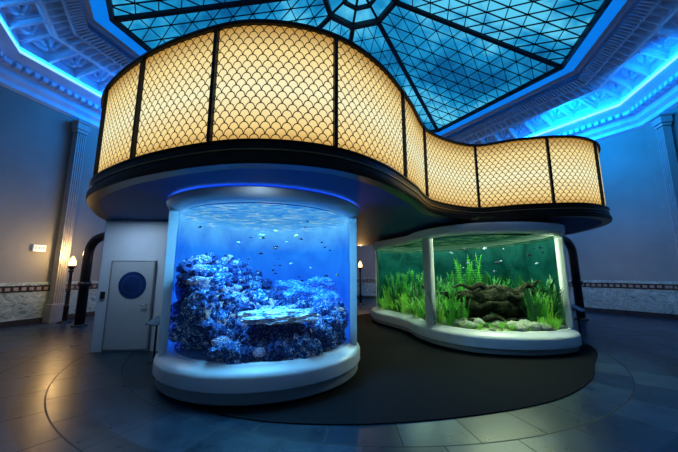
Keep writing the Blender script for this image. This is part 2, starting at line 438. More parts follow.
def pane_material():
    m, nt, out = new_mat('skylight_glass')
    p = worldpos(nt)
    f = tex_noise(nt, p, 0.30, 3, 0.5, 0.3); f2 = tex_noise(nt, p, 2.5, 3)
    g = mth(nt, 'ADD', mth(nt, 'MULTIPLY', f, 0.8), mth(nt, 'MULTIPLY', f2, 0.2))
    c = ramp(nt, g, [(0.38, (0.003, 0.11, 0.30)), (0.5, (0.01, 0.28, 0.60)), (0.61, (0.10, 0.60, 0.90))])
    e = nt.nodes.new('ShaderNodeEmission'); e.inputs[1].default_value = 1.0
    nt.links.new(c, e.inputs[0])
    nt.links.new(e.outputs[0], out.inputs[0]); return m
M_pane = pane_material()
apex = Vector((CX, CY, ZT)); NN = 12; HUB = 2.0
def sky_pt(A, B, i, k):
    t = i / NN
    L = apex.lerp(A, t); R = apex.lerp(B, t)
    return L if i == 0 else L.lerp(R, k / i)
for j in range(8):
    A, B = octp(RS, j, ZS), octp(RS, (j + 1) % 8, ZS)
    vs = []; idx = {}
    for i in range(2, NN + 1):
        for k in range(i + 1):
            idx[(i, k)] = len(vs); vs.append(sky_pt(A, B, i, k))
    fs = []
    for i in range(2, NN):
        for k in range(i + 1):
            fs.append((idx[(i, k)], idx[(i + 1, k)], idx[(i + 1, k + 1)]))
            if k < i: fs.append((idx[(i, k)], idx[(i + 1, k + 1)], idx[(i, k + 1)]))
    mk('window_%d' % (j + 1), vs, fs, M_pane, kind='structure')
    w = mk('trim_13', [v - Vector((0, 0, 0.03)) for v in vs], fs, M_mull, kind='structure')
    wf = w.modifiers.new('wire', 'WIREFRAME'); wf.thickness = 0.066; wf.use_even_offset = False
    v, f = tubegeo([sky_pt(A, B, HUB, 0) - Vector((0, 0, 0.08)), A - Vector((0, 0, 0.08))], 0.10, 6); mk('trim_14', v, f, M_mull, kind='structure')
hubR = RS * HUB / NN; hz = ZT + (ZS - ZT) * HUB / NN
octring('trim_16', [(hubR - 0.08, hz - 0.14), (hubR + 0.10, hz - 0.14), (hubR + 0.10, hz + 0.05), (hubR - 0.08, hz + 0.05), (hubR - 0.08, hz - 0.14)], M_mull)
octring('trim_17', [(hubR * 0.5 - 0.05, hz + 0.05), (hubR * 0.5 + 0.05, hz + 0.05), (hubR * 0.5 + 0.05, hz + 0.2), (hubR * 0.5 - 0.05, hz + 0.2), (hubR * 0.5 - 0.05, hz + 0.05)], M_mull)
for j in range(8):
    v, f = tubegeo([apex, octp(hubR, j, hz)], 0.05, 6); mk('trim_18', v, f, M_mull, kind='structure')
mk('window_9', [octp(hubR, j, hz + 0.03) for j in range(8)] + [apex + Vector((0, 0, 0.08))], [(j, (j + 1) % 8, 8) for j in range(8)], M_pane, kind='structure')
octring('ceiling', [(11.5, 8.3), (11.5, 9.9), (8.2, 9.9), (7.95, 9.6)], M_plaster)

# pilasters
def pilaster(c, ang, w=0.5, h=7.1):
    o = empty('pilaster', (c[0], c[1], 0), 'tall pale fluted stone pilaster with capital against the plaster wall', 'pilaster', 'wall pilasters')
    cc = Vector((c[0], c[1], 0))
    box('plinth', cc + Vector((0, 0, 0.3)), (w + 0.14, 0.34, 0.6), M_pilaster, ang, 0.015, parent=o)
    n = 4; g = w / (n * 2 + 1)
    pts = [(-w / 2, 0.12), (-w / 2, -0.12)]
    for i in range(n):
        x0 = -w / 2 + g * (2 * i + 1)
        pts += [(x0, -0.12), (x0 + g * 0.2, -0.09), (x0 + g * 0.8, -0.09), (x0 + g, -0.12)]
    pts += [(w / 2, -0.12), (w / 2, 0.12)]
    R = Matrix.Rotation(ang, 3, 'Z'); vs = []
    for z in (0.6, h - 0.45):
        for p in pts: vs.append(cc + R @ Vector((p[0], p[1], z)))
    m = len(pts); fs = [(i, (i + 1) % m, (i + 1) % m + m, i + m) for i in range(m)]
    mk('shaft', vs, fs, M_pilaster, parent=o)
    v, f = boxgeo(cc + Vector((0, 0, h - 0.38)), (w + 0.06, 0.28, 0.1), ang)
    v2, f2 = boxgeo(cc + Vector((0, 0, h - 0.2)), (w + 0.12, 0.34, 0.24), ang, len(v)); v += v2; f += f2
    v2, f2 = boxgeo(cc + Vector((0, 0, h - 0.04)), (w + 0.18, 0.42, 0.08), ang, len(v)); v += v2; f += f2
    bevel(mk('capital', v, f, M_pilaster, parent=o), 0.015)
def on_wall(j, s, inset=0.0, z=0.0):
    a, b = octp(RW, j, z), octp(RW, (j + 1) % 8, z); inn = Vector((CX, CY, z)) - (a + b) / 2; inn.normalize()
    p = a.lerp(b, s) + inn * inset; ang = math.atan2(inn.x, -inn.y)
    return p, ang
for (j, s) in ((3, 0.69), (7, 0.86)):
    p, ang = on_wall(j, s, 0.26); pilaster(p, ang, 0.30)

# ------------------------------------------------------------------ canopy
CP = [(-5.35, 7.4), (-5.06, 6.38), (-4.46, 5.36), (-3.78, 4.5), (-2.66, 3.72), (-1.55, 3.25), (-0.8, 3.15), (-0.05, 3.36), (0.58, 3.9),
      (1.2, 4.8), (1.88, 5.92), (3.06, 6.60), (4.0, 6.28), (5.05, 6.15), (5.9, 6.52), (6.45, 7.2), (6.85, 8.3), (6.9, 9.4), (6.2, 11.2), (4, 12.5), (1, 12.6), (-2, 11.6), (-4.3, 10.2), (-5.2, 8.8)]
P, tot = resample(catmull(CP, 20), 480); N = normals(P)
can = empty('illuminated_canopy', (0.5, 7.5, 2.76), 'curving canopy with glowing scallop-patterned panels and dark bronze rim', 'canopy')
ZC = 4.51
smoothangle(fixn(mk('rim', *loft(P, N, [(-0.1, 2.772), (0.06, 2.772), (0.075, 2.79), (0.075, 2.87), (0.05, 2.89), (0.035, 2.90), (0.035, 3.03), (0.055, 3.04), (0.055, 3.06), (0.035, 3.07), (-0.10, 3.07)]), M_bronze, parent=can, label='dark bronze stepped rim')))
smoothangle(fixn(mk('rim_line', *loft(P, N, [(0.035, 2.935), (0.050, 2.935), (0.050, 2.952), (0.035, 2.952)], True), M_brass, parent=can)))
smoothangle(fixn(mk('top_rail', *loft(P, N, [(-0.1, ZC), (0.04, ZC), (0.05, ZC + .01), (0.05, ZC + .04), (0.04, ZC + .05), (-0.1, ZC + .05)], True), M_black, parent=can)))
v = [(p.x - n.x * 0.08, p.y - n.y * 0.08, 2.775) for p, n in zip(P, N)]
mk('soffit', v, [tuple(range(len(v)))[::-1]], M_soffit, parent=can, label='smooth dark blue underside')
v = [(p.x - n.x * 0.08, p.y - n.y * 0.08, ZC + .01) for p, n in zip(P, N)]
mk('roof', v, [tuple(range(len(v)))], M_black, parent=can)
ds = tot / 480
tg = [(-3.74, 4.46), (-2.66, 3.70), (-1.45, 3.22), (-.03, 3.38), (1.02, 4.5), (1.75, 5.7), (3.12, 6.6), (4.50, 6.2), (5.74, 6.42), (6.42, 7.15)]
idxs = [min(range(480), key=lambda i: (P[i] - Vector((t[0], t[1], 0))).length) for t in tg]
gap = (idxs[0] + 480 - idxs[-1]); m_ = round(gap * ds / 1.45)
idxs += [(idxs[-1] + round(gap * k / m_)) % 480 for k in range(1, m_)]
idxs = sorted(set(idxs))
for q in range(len(idxs)):
    a = idxs[q]; b = idxs[(q + 1) % len(idxs)]
    if b <= a: b += 480
    vs = []; uv = []; fs = []
    for i in range(a, b + 1):
        for z in (3.07, ZC):
            vs.append((P[i % 480].x, P[i % 480].y, z)); uv.append((i * ds, z - 3.07))
    for i in range(b - a): fs.append((2 * i, 2 * i + 2, 2 * i + 3, 2 * i + 1))
    mk('light_panel', vs, fs, M_scale, True, parent=can, uvs=uv, label='backlit warm cream panel with fish-scale lattice')
    p, n = P[a], N[a]; ang = math.atan2(n.x, -n.y)
    box('mullion', (p.x + n.x * 0.015, p.y + n.y * 0.015, (3.07 + ZC) / 2), (0.045, 0.07, ZC - 3.07), M_black, ang, parent=can)

# ------------------------------------------------------------------ reef tank (round)
C1 = Vector((-1.29, 5.47, 0)); R1 = 1.49
P1 = [C1 + Vector((math.cos(math.tau * i / 128), math.sin(math.tau * i / 128), 0)) * R1 for i in range(128)]
N1 = normals(P1)
t1 = empty('round_aquarium', C1, 'large cylindrical reef aquarium glowing blue on a white plinth', 'aquarium')
smoothangle(fixn(mk('base', *loft(P1, N1, [(-0.1, 0.47), (0.0, 0.47), (0.03, 0.44), (0.10, 0.41), (0.15, 0.37), (0.16, 0.34), (0.16, 0.20), (0.145, 0.185)]), M_white, parent=t1, label='white rounded plinth ledge')))
smoothangle(fixn(mk('skirt', *loft(P1, N1, [(0.145, 0.185), (0.12, 0.18), (0.12, 0.05), (0.11, 0.04)]), M_band, parent=t1)))
smoothangle(fixn(mk('toe_kick', *loft(P1, N1, [(0.11, 0.04), (0.06, 0.035), (0.06, 0.0)]), M_black, parent=t1)))
smoothangle(fixn(mk('top_ring', *loft(P1, N1, [(-0.08, 2.58), (0.0, 2.58), (0.03, 2.585), (0.09, 2.61), (0.15, 2.65), (0.18, 2.70), (0.18, 2.73), (0.16, 2.74), (-0.08, 2.74)]), M_white, parent=t1, label='white rounded collar')))
smoothangle(fixn(mk('upper_recess', *loft(P1, N1, [(0.0, 2.735), (0.0, 2.775)]), M_black, parent=t1)))  # black band paints the shade in the gap above the collar
mk('glow_strip', *loft(P1, N1, [(0.09, 2.748), (0.13, 2.748)]), M_ringfill, parent=t1)  # added glowing ring to throw blue on the soffit, not a fitted lamp
def arcgeo(r, a0, a1, z0, z1, n=72):
    vs = []; fs = []
    for i in range(n + 1):
        a = math.radians(a0 + (a1 - a0) * i / n)
        for z in (z0, z1): vs.append((C1.x + r * math.cos(a), C1.y + r * math.sin(a), z))
    for i in range(n): fs.append((2 * i, 2 * i + 1, 2 * i + 3, 2 * i + 2))
    return vs, fs
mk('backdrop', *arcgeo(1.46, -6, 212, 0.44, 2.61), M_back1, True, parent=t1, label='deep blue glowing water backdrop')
vs = []; fs = []; n = 72
for i in range(n + 1):
    a = math.radians(-8 + (214 + 8) * i / n)
    for (r, z) in ((1.49, 0.44), (1.60, 0.40), (1.62, 2.64), (1.49, 2.61)): vs.append((C1.x + r * math.cos(a), C1.y + r * math.sin(a), z))
for i in range(n):
    for k in range(4): fs.append((4 * i + k, 4 * i + (k + 1) % 4, 4 * i + 4 + (k + 1) % 4, 4 * i + 4 + k))
fs += [(0, 1, 2, 3), (4 * n + 3, 4 * n + 2, 4 * n + 1, 4 * n)]
smoothangle(fixn(mk('rear_casing', vs, fs, M_white, parent=t1, label='white curved casing around the glass')))
disc = lambda z, r: [(C1.x + r * math.cos(math.tau * i / 96), C1.y + r * math.sin(math.tau * i / 96), z) for i in range(96)]
mk('water_surface', disc(2.55, 1.46), [tuple(range(96))], M_surf1, parent=t1)
mk('sand_bed', disc(0.455, 1.47), [tuple(range(96))], M_sand1, parent=t1)

def rock_mesh(name, seed, rough=0.4, mat=None, sub=4, flat=1.0, freq=1.6):
    bm = bmesh.new(); bmesh.ops.create_icosphere(bm, subdivisions=sub, radius=1)
    off = Vector((seed * 3.7, seed * 1.3, seed * 2.1))
    for v in bm.verts:
        d = noise.fractal(v.co * freq + off, 0.8, 2.1, 5)
        c = noise.cell(v.co * 3.2 + off) * 0.12
        v.co *= 1 + rough * d + c
        v.co.z *= flat
    me = bpy.data.meshes.new(name); bm.to_mesh(me); bm.free()
    for p in me.polygons: p.use_smooth = True
    me.materials.append(mat); return me
def place(me, name, loc, sc, rot, **kw):
    o = bpy.data.objects.new(name, me); COL.objects.link(o); o.location = loc
    o.scale = sc if isinstance(sc, (tuple, list)) else (sc, sc, sc); o.rotation_euler = rot; tag(o, **kw); return o
reefm = [rock_mesh('reef_rock', s, 0.55, M_reef if s % 2 else M_reef2, 4) for s in range(1, 7)]
def coral_mesh(seed, mat):
    rnd = random.Random(seed); vs = []; fs = []
    def branch(p, d, L, r, lev):
        q = p + d * L; mid = p + d * L * 0.5 + Vector((rnd.uniform(-1, 1), rnd.uniform(-1, 1), 0)) * L * 0.08
        v, f = tubegeo([p, mid, q], [r, r * 0.85, r * 0.6], 6); b = len(vs)
        vs.extend(v); fs.extend([tuple(i + b for i in x) for x in f])
        if lev > 0:
            for _ in range(rnd.choice((2, 3))):
                nd = (d + Vector((rnd.uniform(-.9, .9), rnd.uniform(-.9, .9), rnd.uniform(0, .6)))).normalized()
                branch(q - d * L * 0.1, nd, L * 0.7, r * 0.65, lev - 1)
    for _ in range(6):
        branch(Vector((rnd.uniform(-.1, .1), rnd.uniform(-.1, .1), 0)), Vector((rnd.uniform(-.8, .8), rnd.uniform(-.8, .8), 1)).normalized(), 0.4, 0.09, 2)
    me = bpy.data.meshes.new('branching_coral'); me.from_pydata(vs, [], fs); me.materials.append(mat)
    for p in me.polygons: p.use_smooth = True
    return me
corm = [coral_mesh(s, M_coral) for s in (1, 2, 3)]
def brain_mesh(seed):
    bm = bmesh.new(); bmesh.ops.create_icosphere(bm, subdivisions=5, radius=1)
    off = Vector((seed * 5.1, 0, seed))
    for v in bm.verts:
        g = abs(noise.noise(v.co * 3.2 + off)); l = noise.noise(v.co * 1.2 + off)
        v.co *= 0.9 + 0.22 * min(0.35, g) / 0.35 + 0.25 * l
        v.co.z *= 0.75
    me = bpy.data.meshes.new('rounded_coral'); bm.to_mesh(me); bm.free()
    for p in me.polygons: p.use_smooth = True
    me.materials.append(M_brain); return me
brm = [brain_mesh(s) for s in (1, 2, 3)]
rnd = random.Random(3)
def inside1(x, y, r): return (Vector((x, y, 0)) - C1).length + r < 1.45
def reefh(x, y):
    h = 0.54 + 0.30 * max(0, y - 4.4)
    m = max(0, min(1, (-1.50 - x) / 0.85))
    h += m * 1.0
    return min(h, 1.80)
pts = []
for tries in range(12000):
    if len(pts) >= 185: break
    x = rnd.uniform(-2.75, 0.2); y = rnd.uniform(4.0, 6.8)
    r = rnd.uniform(0.06, 0.17)
    if not inside1(x, y, r): continue
    if any((x - a) ** 2 + (y - b) ** 2 < 0.013 for a, b, c in pts): continue
    pts.append((x, y, r)); z = reefh(x, y)
    place(rnd.choice(reefm), 'reef_rock', (x, y, z - r * 0.3), (r * rnd.uniform(1, 1.3), r * 1.1, r * rnd.uniform(.7, 1.4)), (rnd.uniform(-.6, .6), rnd.uniform(-.6, .6), rnd.uniform(0, 6)),
          label='rough encrusted reef rock heaped in the blue tank', category='rock', group='heaped reef rocks')
for (x, y, z, r) in ((-2.38, 5.0, .75, .3), (-2.38, 5.0, 1.15, .27), (-2.38, 5.05, 1.45, .22), (-2.3, 5.6, .9, .35), (-2.25, 5.55, 1.35, .3), (-1.85, 4.75, .65, .28), (-2.1, 4.75, .95, .24), (-1.8, 5.3, .75, .33), (-1.8, 6.1, .9, .38), (-1.2, 6.2, .7, .32), (-.6, 6.1, .65, .28), (-1.1, 5.5, .6, .28), (-.4, 5.5, .58, .26), (-.15, 5.3, .55, .2)):
    place(reefm[int(r * 100) % 6], 'reef_rock', (x, y, z), (r, r, r), (x * 5, y * 3, z), label='large dark reef boulder under the heaped rocks', category='rock', group='foundation reef boulders')
tm = rock_mesh('table_rock', 12, 0.3, M_table, 5, 1.0, 2.2)
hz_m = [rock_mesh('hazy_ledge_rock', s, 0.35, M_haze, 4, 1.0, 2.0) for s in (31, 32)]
place(tm, 'table_rock', (-0.88, 4.60, 0.98), (0.52, 0.30, 0.09), (0.10, 0.0, 0.12), label='wide flat-topped rock ledge raised on smaller stones', category='rock')
for (x, y, z, r) in ((-1.2, 4.66, .77, .15), (-.66, 4.64, .77, .14), (-.92, 4.74, .74, .17)):
    place(reefm[1], 'reef_rock', (x, y, z), (r, r, r * 1.1), (x * 3, y, z), label='reef rock propping up a flat ledge', category='rock', group='ledge support rocks')
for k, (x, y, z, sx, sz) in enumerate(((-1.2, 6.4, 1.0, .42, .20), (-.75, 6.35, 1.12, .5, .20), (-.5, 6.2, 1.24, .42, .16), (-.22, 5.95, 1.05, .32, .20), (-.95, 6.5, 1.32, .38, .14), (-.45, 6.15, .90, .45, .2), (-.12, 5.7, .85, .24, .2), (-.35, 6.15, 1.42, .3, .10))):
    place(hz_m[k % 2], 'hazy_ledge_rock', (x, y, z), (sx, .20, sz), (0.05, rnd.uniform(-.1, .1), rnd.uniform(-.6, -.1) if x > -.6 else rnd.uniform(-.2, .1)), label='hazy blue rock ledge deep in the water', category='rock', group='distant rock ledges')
k = 0
for _ in range(4000):
    if k >= 42: break
    x = rnd.uniform(-2.5, 0.05); y = rnd.uniform(4.08, 5.9); r = rnd.uniform(0.05, 0.12)
    if not inside1(x, y, r + .02): continue
    if -1.4 < x < -.35 and y > 4.35 and y < 5.0: continue
    k += 1
    place(rnd.choice(brm), 'rounded_coral', (x, y, reefh(x, y) + r * .3), (r * 1.2, r * 1.2, r), (0, 0, rnd.uniform(0, 6)), label='pale rounded coral head on the reef', category='coral', group='rounded coral heads')
for k in range(40):
    for _ in range(60):
        x = rnd.uniform(-2.5, -1.5) if k < 26 else rnd.uniform(-1.5, -.0); y = rnd.uniform(4.3, 6.0)
        if inside1(x, y, 0.15): break
    z = reefh(x, y) + 0.05
    s = rnd.uniform(0.10, 0.18)
    place(rnd.choice(corm), 'branching_coral', (x, y, z), s, (rnd.uniform(-.3, .3), rnd.uniform(-.3, .3), rnd.uniform(0, 6)),
          label='pale branching coral growing on the reef rock', category='coral', group='branching corals')
def fish_mesh(mat):
    bm = bmesh.new(); bmesh.ops.create_uvsphere(bm, u_segments=14, v_segments=9, radius=1)
    for v in bm.verts:
        x = v.co.x; taper = 1 - 0.45 * max(0, x) ** 2 - 0.35 * max(0, -x)
        v.co.y *= 0.22 * taper; v.co.z *= 0.45 * taper
    def poly(pts):
        bm.faces.new([bm.verts.new(p) for p in pts])
    poly([(-.9, 0, .02), (-1.5, 0, .45), (-1.32, 0, 0), (-1.5, 0, -.45)])
    poly([(.3, 0, .38), (-.2, 0, .72), (-.6, 0, .5), (-.55, 0, .22)])
    poly([(.1, 0, -.4), (-.3, 0, -.66), (-.5, 0, -.25)])
    me = bpy.data.meshes.new('reef_fish'); bm.to_mesh(me); bm.free(); me.materials.append(mat)
    for p in me.polygons: p.use_smooth = True
    return me
fd, fl, fyy = fish_mesh(M_fishd), fish_mesh(M_fishl), fish_mesh(M_fishy)
for k in range(38):
    for _ in range(80):
        x = rnd.uniform(-2.4, 0); y = rnd.uniform(4.2, 5.8); z = rnd.uniform(1.4, 2.42)
        if inside1(x, y, 0.1) and z > reefh(x, y) + 0.25: break
    me, lb = ((fd, 'small dark blue fish swimming in the reef tank') if k % 3 else (fl, 'small silvery fish swimming in the reef tank')) if k % 9 else (fyy, 'small yellow fish swimming in the reef tank')
    place(me, 'reef_fish', (x, y, z), rnd.uniform(0.018, 0.036), (0, rnd.uniform(-.3, .3), rnd.choice((0, math.pi)) + rnd.uniform(-.6, .6)), label=lb, category='fish', group='reef fish school')

# ------------------------------------------------------------------ planted tank (kidney)
CP2 = [(3.5, 6.25), (4.25, 6.30), (4.88, 6.62), (5.18, 7.3), (5.2, 8.4), (4.95, 9.8), (4.2, 11.2), (3.0, 11.95), (1.95, 11.9), (1.36, 11.2),
       (1.36, 10.2), (1.70, 9.35), (2.02, 8.5), (2.08, 7.75), (2.32, 7.0), (2.8, 6.45)]
P2, tot2 = resample(catmull(CP2, 16), 300); N2 = normals(P2)
t2 = empty('kidney_aquarium', (3.6, 8.8, 0), 'large kidney-shaped planted freshwater aquarium glowing green on a white plinth', 'aquarium')
smoothangle(fixn(mk('base', *loft(P2, N2, [(-0.1, 0.44), (0.01, 0.44), (0.04, 0.41), (0.13, 0.38), (0.17, 0.34), (0.18, 0.32), (0.18, 0.15), (0.165, 0.14)]), M_white, parent=t2, label='white rounded plinth ledge')))
smoothangle(fixn(mk('skirt', *loft(P2, N2, [(0.165, 0.14), (0.13, 0.135), (0.13, 0.04), (0.12, 0.04)]), M_band, parent=t2)))
smoothangle(fixn(mk('toe_kick', *loft(P2, N2, [(0.12, 0.04), (0.06, 0.035), (0.06, 0.0)]), M_black, parent=t2)))
smoothangle(fixn(mk('top_ring', *loft(P2, N2, [(-0.08, 2.44), (0.03, 2.44), (0.05, 2.45), (0.10, 2.48), (0.12, 2.51), (0.12, 2.65), (0.10, 2.66), (-0.1, 2.67)]), M_white, parent=t2, label='white rounded collar')))
smoothangle(fixn(mk('upper_recess', *loft(P2, N2, [(-0.1, 2.62), (-0.1, 2.775)]), M_black, parent=t2)))  # recess shade between collar and soffit painted as a black band
i_s = min(range(300), key=lambda i: (P2[i] - Vector((5.1, 7.0, 0))).length); i_e = min(range(300), key=lambda i: (P2[i] - Vector((1.38, 11.4, 0))).length)
vs = []; fs = []
i = i_s; cnt = 0
while True:
    q = P2[i % 300] - N2[i % 300] * 0.05
    vs += [(q.x, q.y, 0.42), (q.x, q.y, 2.48)]; cnt += 1
    if i % 300 == i_e or cnt > 299: break
    i += 1
for k in range(cnt - 1): fs.append((2 * k, 2 * k + 1, 2 * k + 3, 2 * k + 2))
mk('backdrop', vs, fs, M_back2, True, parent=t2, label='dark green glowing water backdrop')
vs = []; fs = []
for k in range(cnt):
    q = P2[(i_s + k) % 300]; n_ = N2[(i_s + k) % 300]
    for (o_, z_) in ((-0.02, 0.42), (0.06, 0.42), (0.06, 2.46), (-0.02, 2.46)): vs.append((q.x + n_.x * o_, q.y + n_.y * o_, z_))
for k in range(cnt - 1):
    for m_ in range(4): fs.append((4 * k + m_, 4 * k + (m_ + 1) % 4, 4 * k + 4 + (m_ + 1) % 4, 4 * k + 4 + m_))
smoothangle(fixn(mk('rear_casing', vs, fs, M_white, parent=t2, label='white curved casing around the rear')))
ins = lambda z, o: [(p.x - n.x * o, p.y - n.y * o, z) for p, n in zip(P2, N2)]
mk('water_surface', ins(2.40, 0.02), [tuple(range(300))], M_surf2, parent=t2)
mk('gravel_bed', ins(0.43, 0.02), [tuple(range(300))], M_gravel, parent=t2)
for tgt in ((2.2, 7.35), (5.05, 6.9)):
    k = min(range(300), key=lambda i: (P2[i] - Vector((*tgt, 0))).length); p, n = P2[k], N2[k]
    wd = 0.30 if tgt[0] < 3 else 0.24
    box('post', (p.x + n.x * 0.02, p.y + n.y * 0.02, 1.43), (wd, 0.14, 2.04), M_white, math.atan2(n.x, -n.y), 0.04, parent=t2, label='white upright between glass panes')

poly2 = [(p.x, p.y) for p in P2]
def inside2(x, y, r):
    c = False; n = len(poly2); j = n - 1
    for i in range(n):
        xi, yi = poly2[i]; xj, yj = poly2[j]
        if (yi > y) != (yj > y) and x < (xj - xi) * (y - yi) / (yj - yi) + xi: c = not c
        j = i
    return c and min((Vector((x, y, 0)) - p).length for p in P2) > r
def plant_mesh(seed, mat, n=26, h=1.0, w=0.035, spread=0.35):
    r = random.Random(seed); vs = []; fs = []
    for b in range(n):
        a = r.uniform(0, math.tau); d = Vector((math.cos(a), math.sin(a), 0)); s = Vector((-d.y, d.x, 0))
        p0 = d * r.uniform(0, 0.1); hh = h * r.uniform(.5, 1); sp = spread * r.uniform(.3, 1.1); wb = len(vs)
        for i in range(7):
            t = i / 6; c = p0 + d * sp * t ** 1.8 + Vector((0, 0, hh * (t - 0.18 * t ** 3))) + s * 0.04 * math.sin(t * 5 + b)
            ww = w * (0.6 + 1.2 * t) * (1 - t ** 3) + 0.002
            vs += [c - s * ww, c + s * ww]
        for i in range(6): fs.append((wb + 2 * i, wb + 2 * i + 1, wb + 2 * i + 3, wb + 2 * i + 2))
    me = bpy.data.meshes.new('water_plant'); me.from_pydata(vs, [], fs); me.materials.append(mat)
    for p in me.polygons: p.use_smooth = True
    return me
def stem_mesh(seed, mat, n=9, h=1.3, L=0.07):
    r = random.Random(seed); vs = []; fs = []
    for b in range(n):
        x, y = r.uniform(-.22, .22), r.uniform(-.22, .22); hh = h * r.uniform(.5, 1)
        lean = Vector((r.uniform(-.2, .2), r.uniform(-.2, .2), 0))
        pts = [Vector((x, y, 0)) + lean * (t / 5) ** 2 + Vector((0, 0, hh * t / 5)) for t in range(6)]
        v, f = tubegeo(pts, 0.006, 5); k = len(vs); vs += v; fs += [tuple(i + k for i in q) for q in f]
        for m in range(int(hh / 0.05)):
            tt = (m + 1) / (hh / 0.05 + 1); c = Vector((x, y, 0)) + lean * tt ** 2 + Vector((0, 0, hh * tt)); a0 = r.uniform(0, 6)
            for l in range(4):
                a = a0 + l * math.tau / 4; d = Vector((math.cos(a), math.sin(a), .45)); s = Vector((-d.y, d.x, 0)) * 0.016; k = len(vs)
                vs += [c, c + d * L * .5 + s, c + d * L, c + d * L * .5 - s]; fs.append((k, k + 1, k + 2, k + 3))
    me = bpy.data.meshes.new('stem_plant'); me.from_pydata(vs, [], fs); me.materials.append(mat); return me
pm = [(plant_mesh(1, M_leaf1, 34, 1, .011), 'bright green ribbon-leaved water plant rooted in gravel'), (plant_mesh(2, M_leaf2, 34, .9, .008), 'yellow-green grassy water plant rooted in gravel'),
      (plant_mesh(3, M_leaf3, 30, 1.2, .022), 'dark green tall water plant rooted in gravel'), (plant_mesh(4, M_leaf2, 60, .6, .009, .5), 'low bushy bright green water plant rooted in gravel'),
      (stem_mesh(5, M_leaf1, 12), 'tall leafy green stem plant rooted in gravel'), (stem_mesh(6, M_leaf3, 11, 1.1), 'tall leafy dark green stem plant rooted in gravel'),
      (stem_mesh(7, M_leaf2, 14, .8, .05), 'fine-leaved yellow-green stem plant rooted in gravel')]
def addplant(x, y, s, k):
    me, lb = pm[k]
    place(me, 'water_plant', (x, y, 0.43), (s, s, s), (0, 0, rnd.uniform(0, 6)), label=lb, category='plant', group='aquarium water plants')
spots = []
def scatter(count, xr, yr, dmin, fn):
    c = 0
    for _ in range(6000):
        if c >= count: break
        x = rnd.uniform(*xr); y = rnd.uniform(*yr)
        if not inside2(x, y, 0.12): continue
        if any((x - a) ** 2 + (y - b) ** 2 < dmin ** 2 for a, b in spots): continue
        r_ = fn(x, y)
        if not r_: continue
        spots.append((x, y)); addplant(x, y, *r_); c += 1
scatter(22, (2.3, 5.0), (6.38, 6.85), 0.15, lambda x, y: (rnd.uniform(.16, .28) * (1.7 if x / y > .62 or x / y < .37 else 1), rnd.choice((1, 3, 1))))
scatter(18, (2.2, 3.2), (7.0, 8.4), 0.17, lambda x, y: (rnd.uniform(.4, 1.2), rnd.choice((0, 2, 4, 1, 5, 6))) if x / y < .40 else None)
scatter(16, (4.1, 5.1), (6.8, 8.4), 0.17, lambda x, y: (rnd.uniform(.5, 1.25), rnd.choice((0, 2, 5, 0, 1, 2))) if x / y > .62 else None)
scatter(28, (1.5, 2.6), (8.2, 11.0), 0.17, lambda x, y: (rnd.uniform(.4, 1.05), rnd.choice((0, 1, 4, 2, 3, 6))))
scatter(44, (2.6, 5.0), (7.9, 9.6), 0.18, lambda x, y: (rnd.uniform(.6, 1.4), rnd.choice((0, 2, 2, 4, 5, 5, 1))))
stm = [rock_mesh('river_stone', s, 0.2, M_stone, 3, 0.65, 0.9) for s in (21, 22, 23)]
c = 0
for _ in range(3000):
    if c >= 40: break
    x = rnd.uniform(2.8, 4.9); y = rnd.uniform(6.42, 7.2); r = rnd.uniform(0.05, 0.17)
    if not inside2(x, y, r + 0.03): continue
    place(rnd.choice(stm), 'river_stone', (x, y, 0.43 + r * 0.4), (r * 1.3, r, r), (0, 0, rnd.uniform(0, 6)), label='smooth pale river stone on the gravel', category='stone', group='river stones')
    c += 1
for pts, rr in (([(2.45, 7.45, 1.12), (3.0, 7.35, 1.02), (3.6, 7.25, 1.10), (4.2, 7.2, 1.05), (4.95, 7.35, 1.18)], [.02, .15, .22, .18, .02]),
                ([(2.5, 7.3, .60), (3.1, 7.25, .80), (3.8, 7.15, .85), (4.5, 7.2, .76), (5.0, 7.3, .55)], [.04, .16, .18, .14, .03]),
                ([(3.3, 7.5, 0.45), (3.45, 7.4, .7), (3.5, 7.35, .95)], [.20, .17, .14]), ([(2.45, 8.0, .45), (2.5, 8.3, .9), (2.4, 8.8, 1.3)], [.12, .08, .03]),
                ([(4.1, 7.5, .45), (4.05, 7.4, .75), (4.0, 7.35, .95)], [.22, .17, .12]), ([(2.8, 7.0, .5), (3.5, 6.95, .60), (4.2, 6.9, .5)], [.04, .08, .02]),
                ([(3.7, 7.25, 1.15), (3.3, 7.2, 1.30), (2.65, 7.2, 1.30)], [.12, .06, .012]), ([(4.0, 7.2, 1.05), (4.4, 7.15, 1.3), (4.75, 7.15, 1.42)], [.10, .05, .012])):
    cp = []
    for i in range(len(pts) - 1):
        for t in range(10): cp.append(Vector(pts[i]).lerp(Vector(pts[i + 1]), t / 10) + Vector((0, 0, 0.04 * math.sin(t * 0.9 + i * 2))))
    cp.append(Vector(pts[-1])); r2 = []
    for i in range(len(cp)):
        t = i / (len(cp) - 1) * (len(rr) - 1); k = min(int(t), len(rr) - 2); r2.append(rr[k] + (rr[k + 1] - rr[k]) * (t - k))
    v, f = tubegeo(cp, r2, 26, 0.5, ridge=0.13)
    mk('driftwood', v, f, M_wood, True, label='gnarled dark driftwood branch among the water plants', category='driftwood', group='driftwood branches')
for k in range(16):
    for _ in range(100):
        x = rnd.uniform(2.2, 4.9); y = rnd.uniform(6.6, 7.3); z = rnd.uniform(1.6, 2.2)
        if inside2(x, y, 0.15): break
    place(fl if k % 2 else fd, 'river_fish', (x, y, z), rnd.uniform(0.025, 0.05), (0, rnd.uniform(-.2, .2), rnd.choice((0, math.pi)) + rnd.uniform(-.5, .5)), label='small fish swimming above the water plants', category='fish', group='freshwater fish')

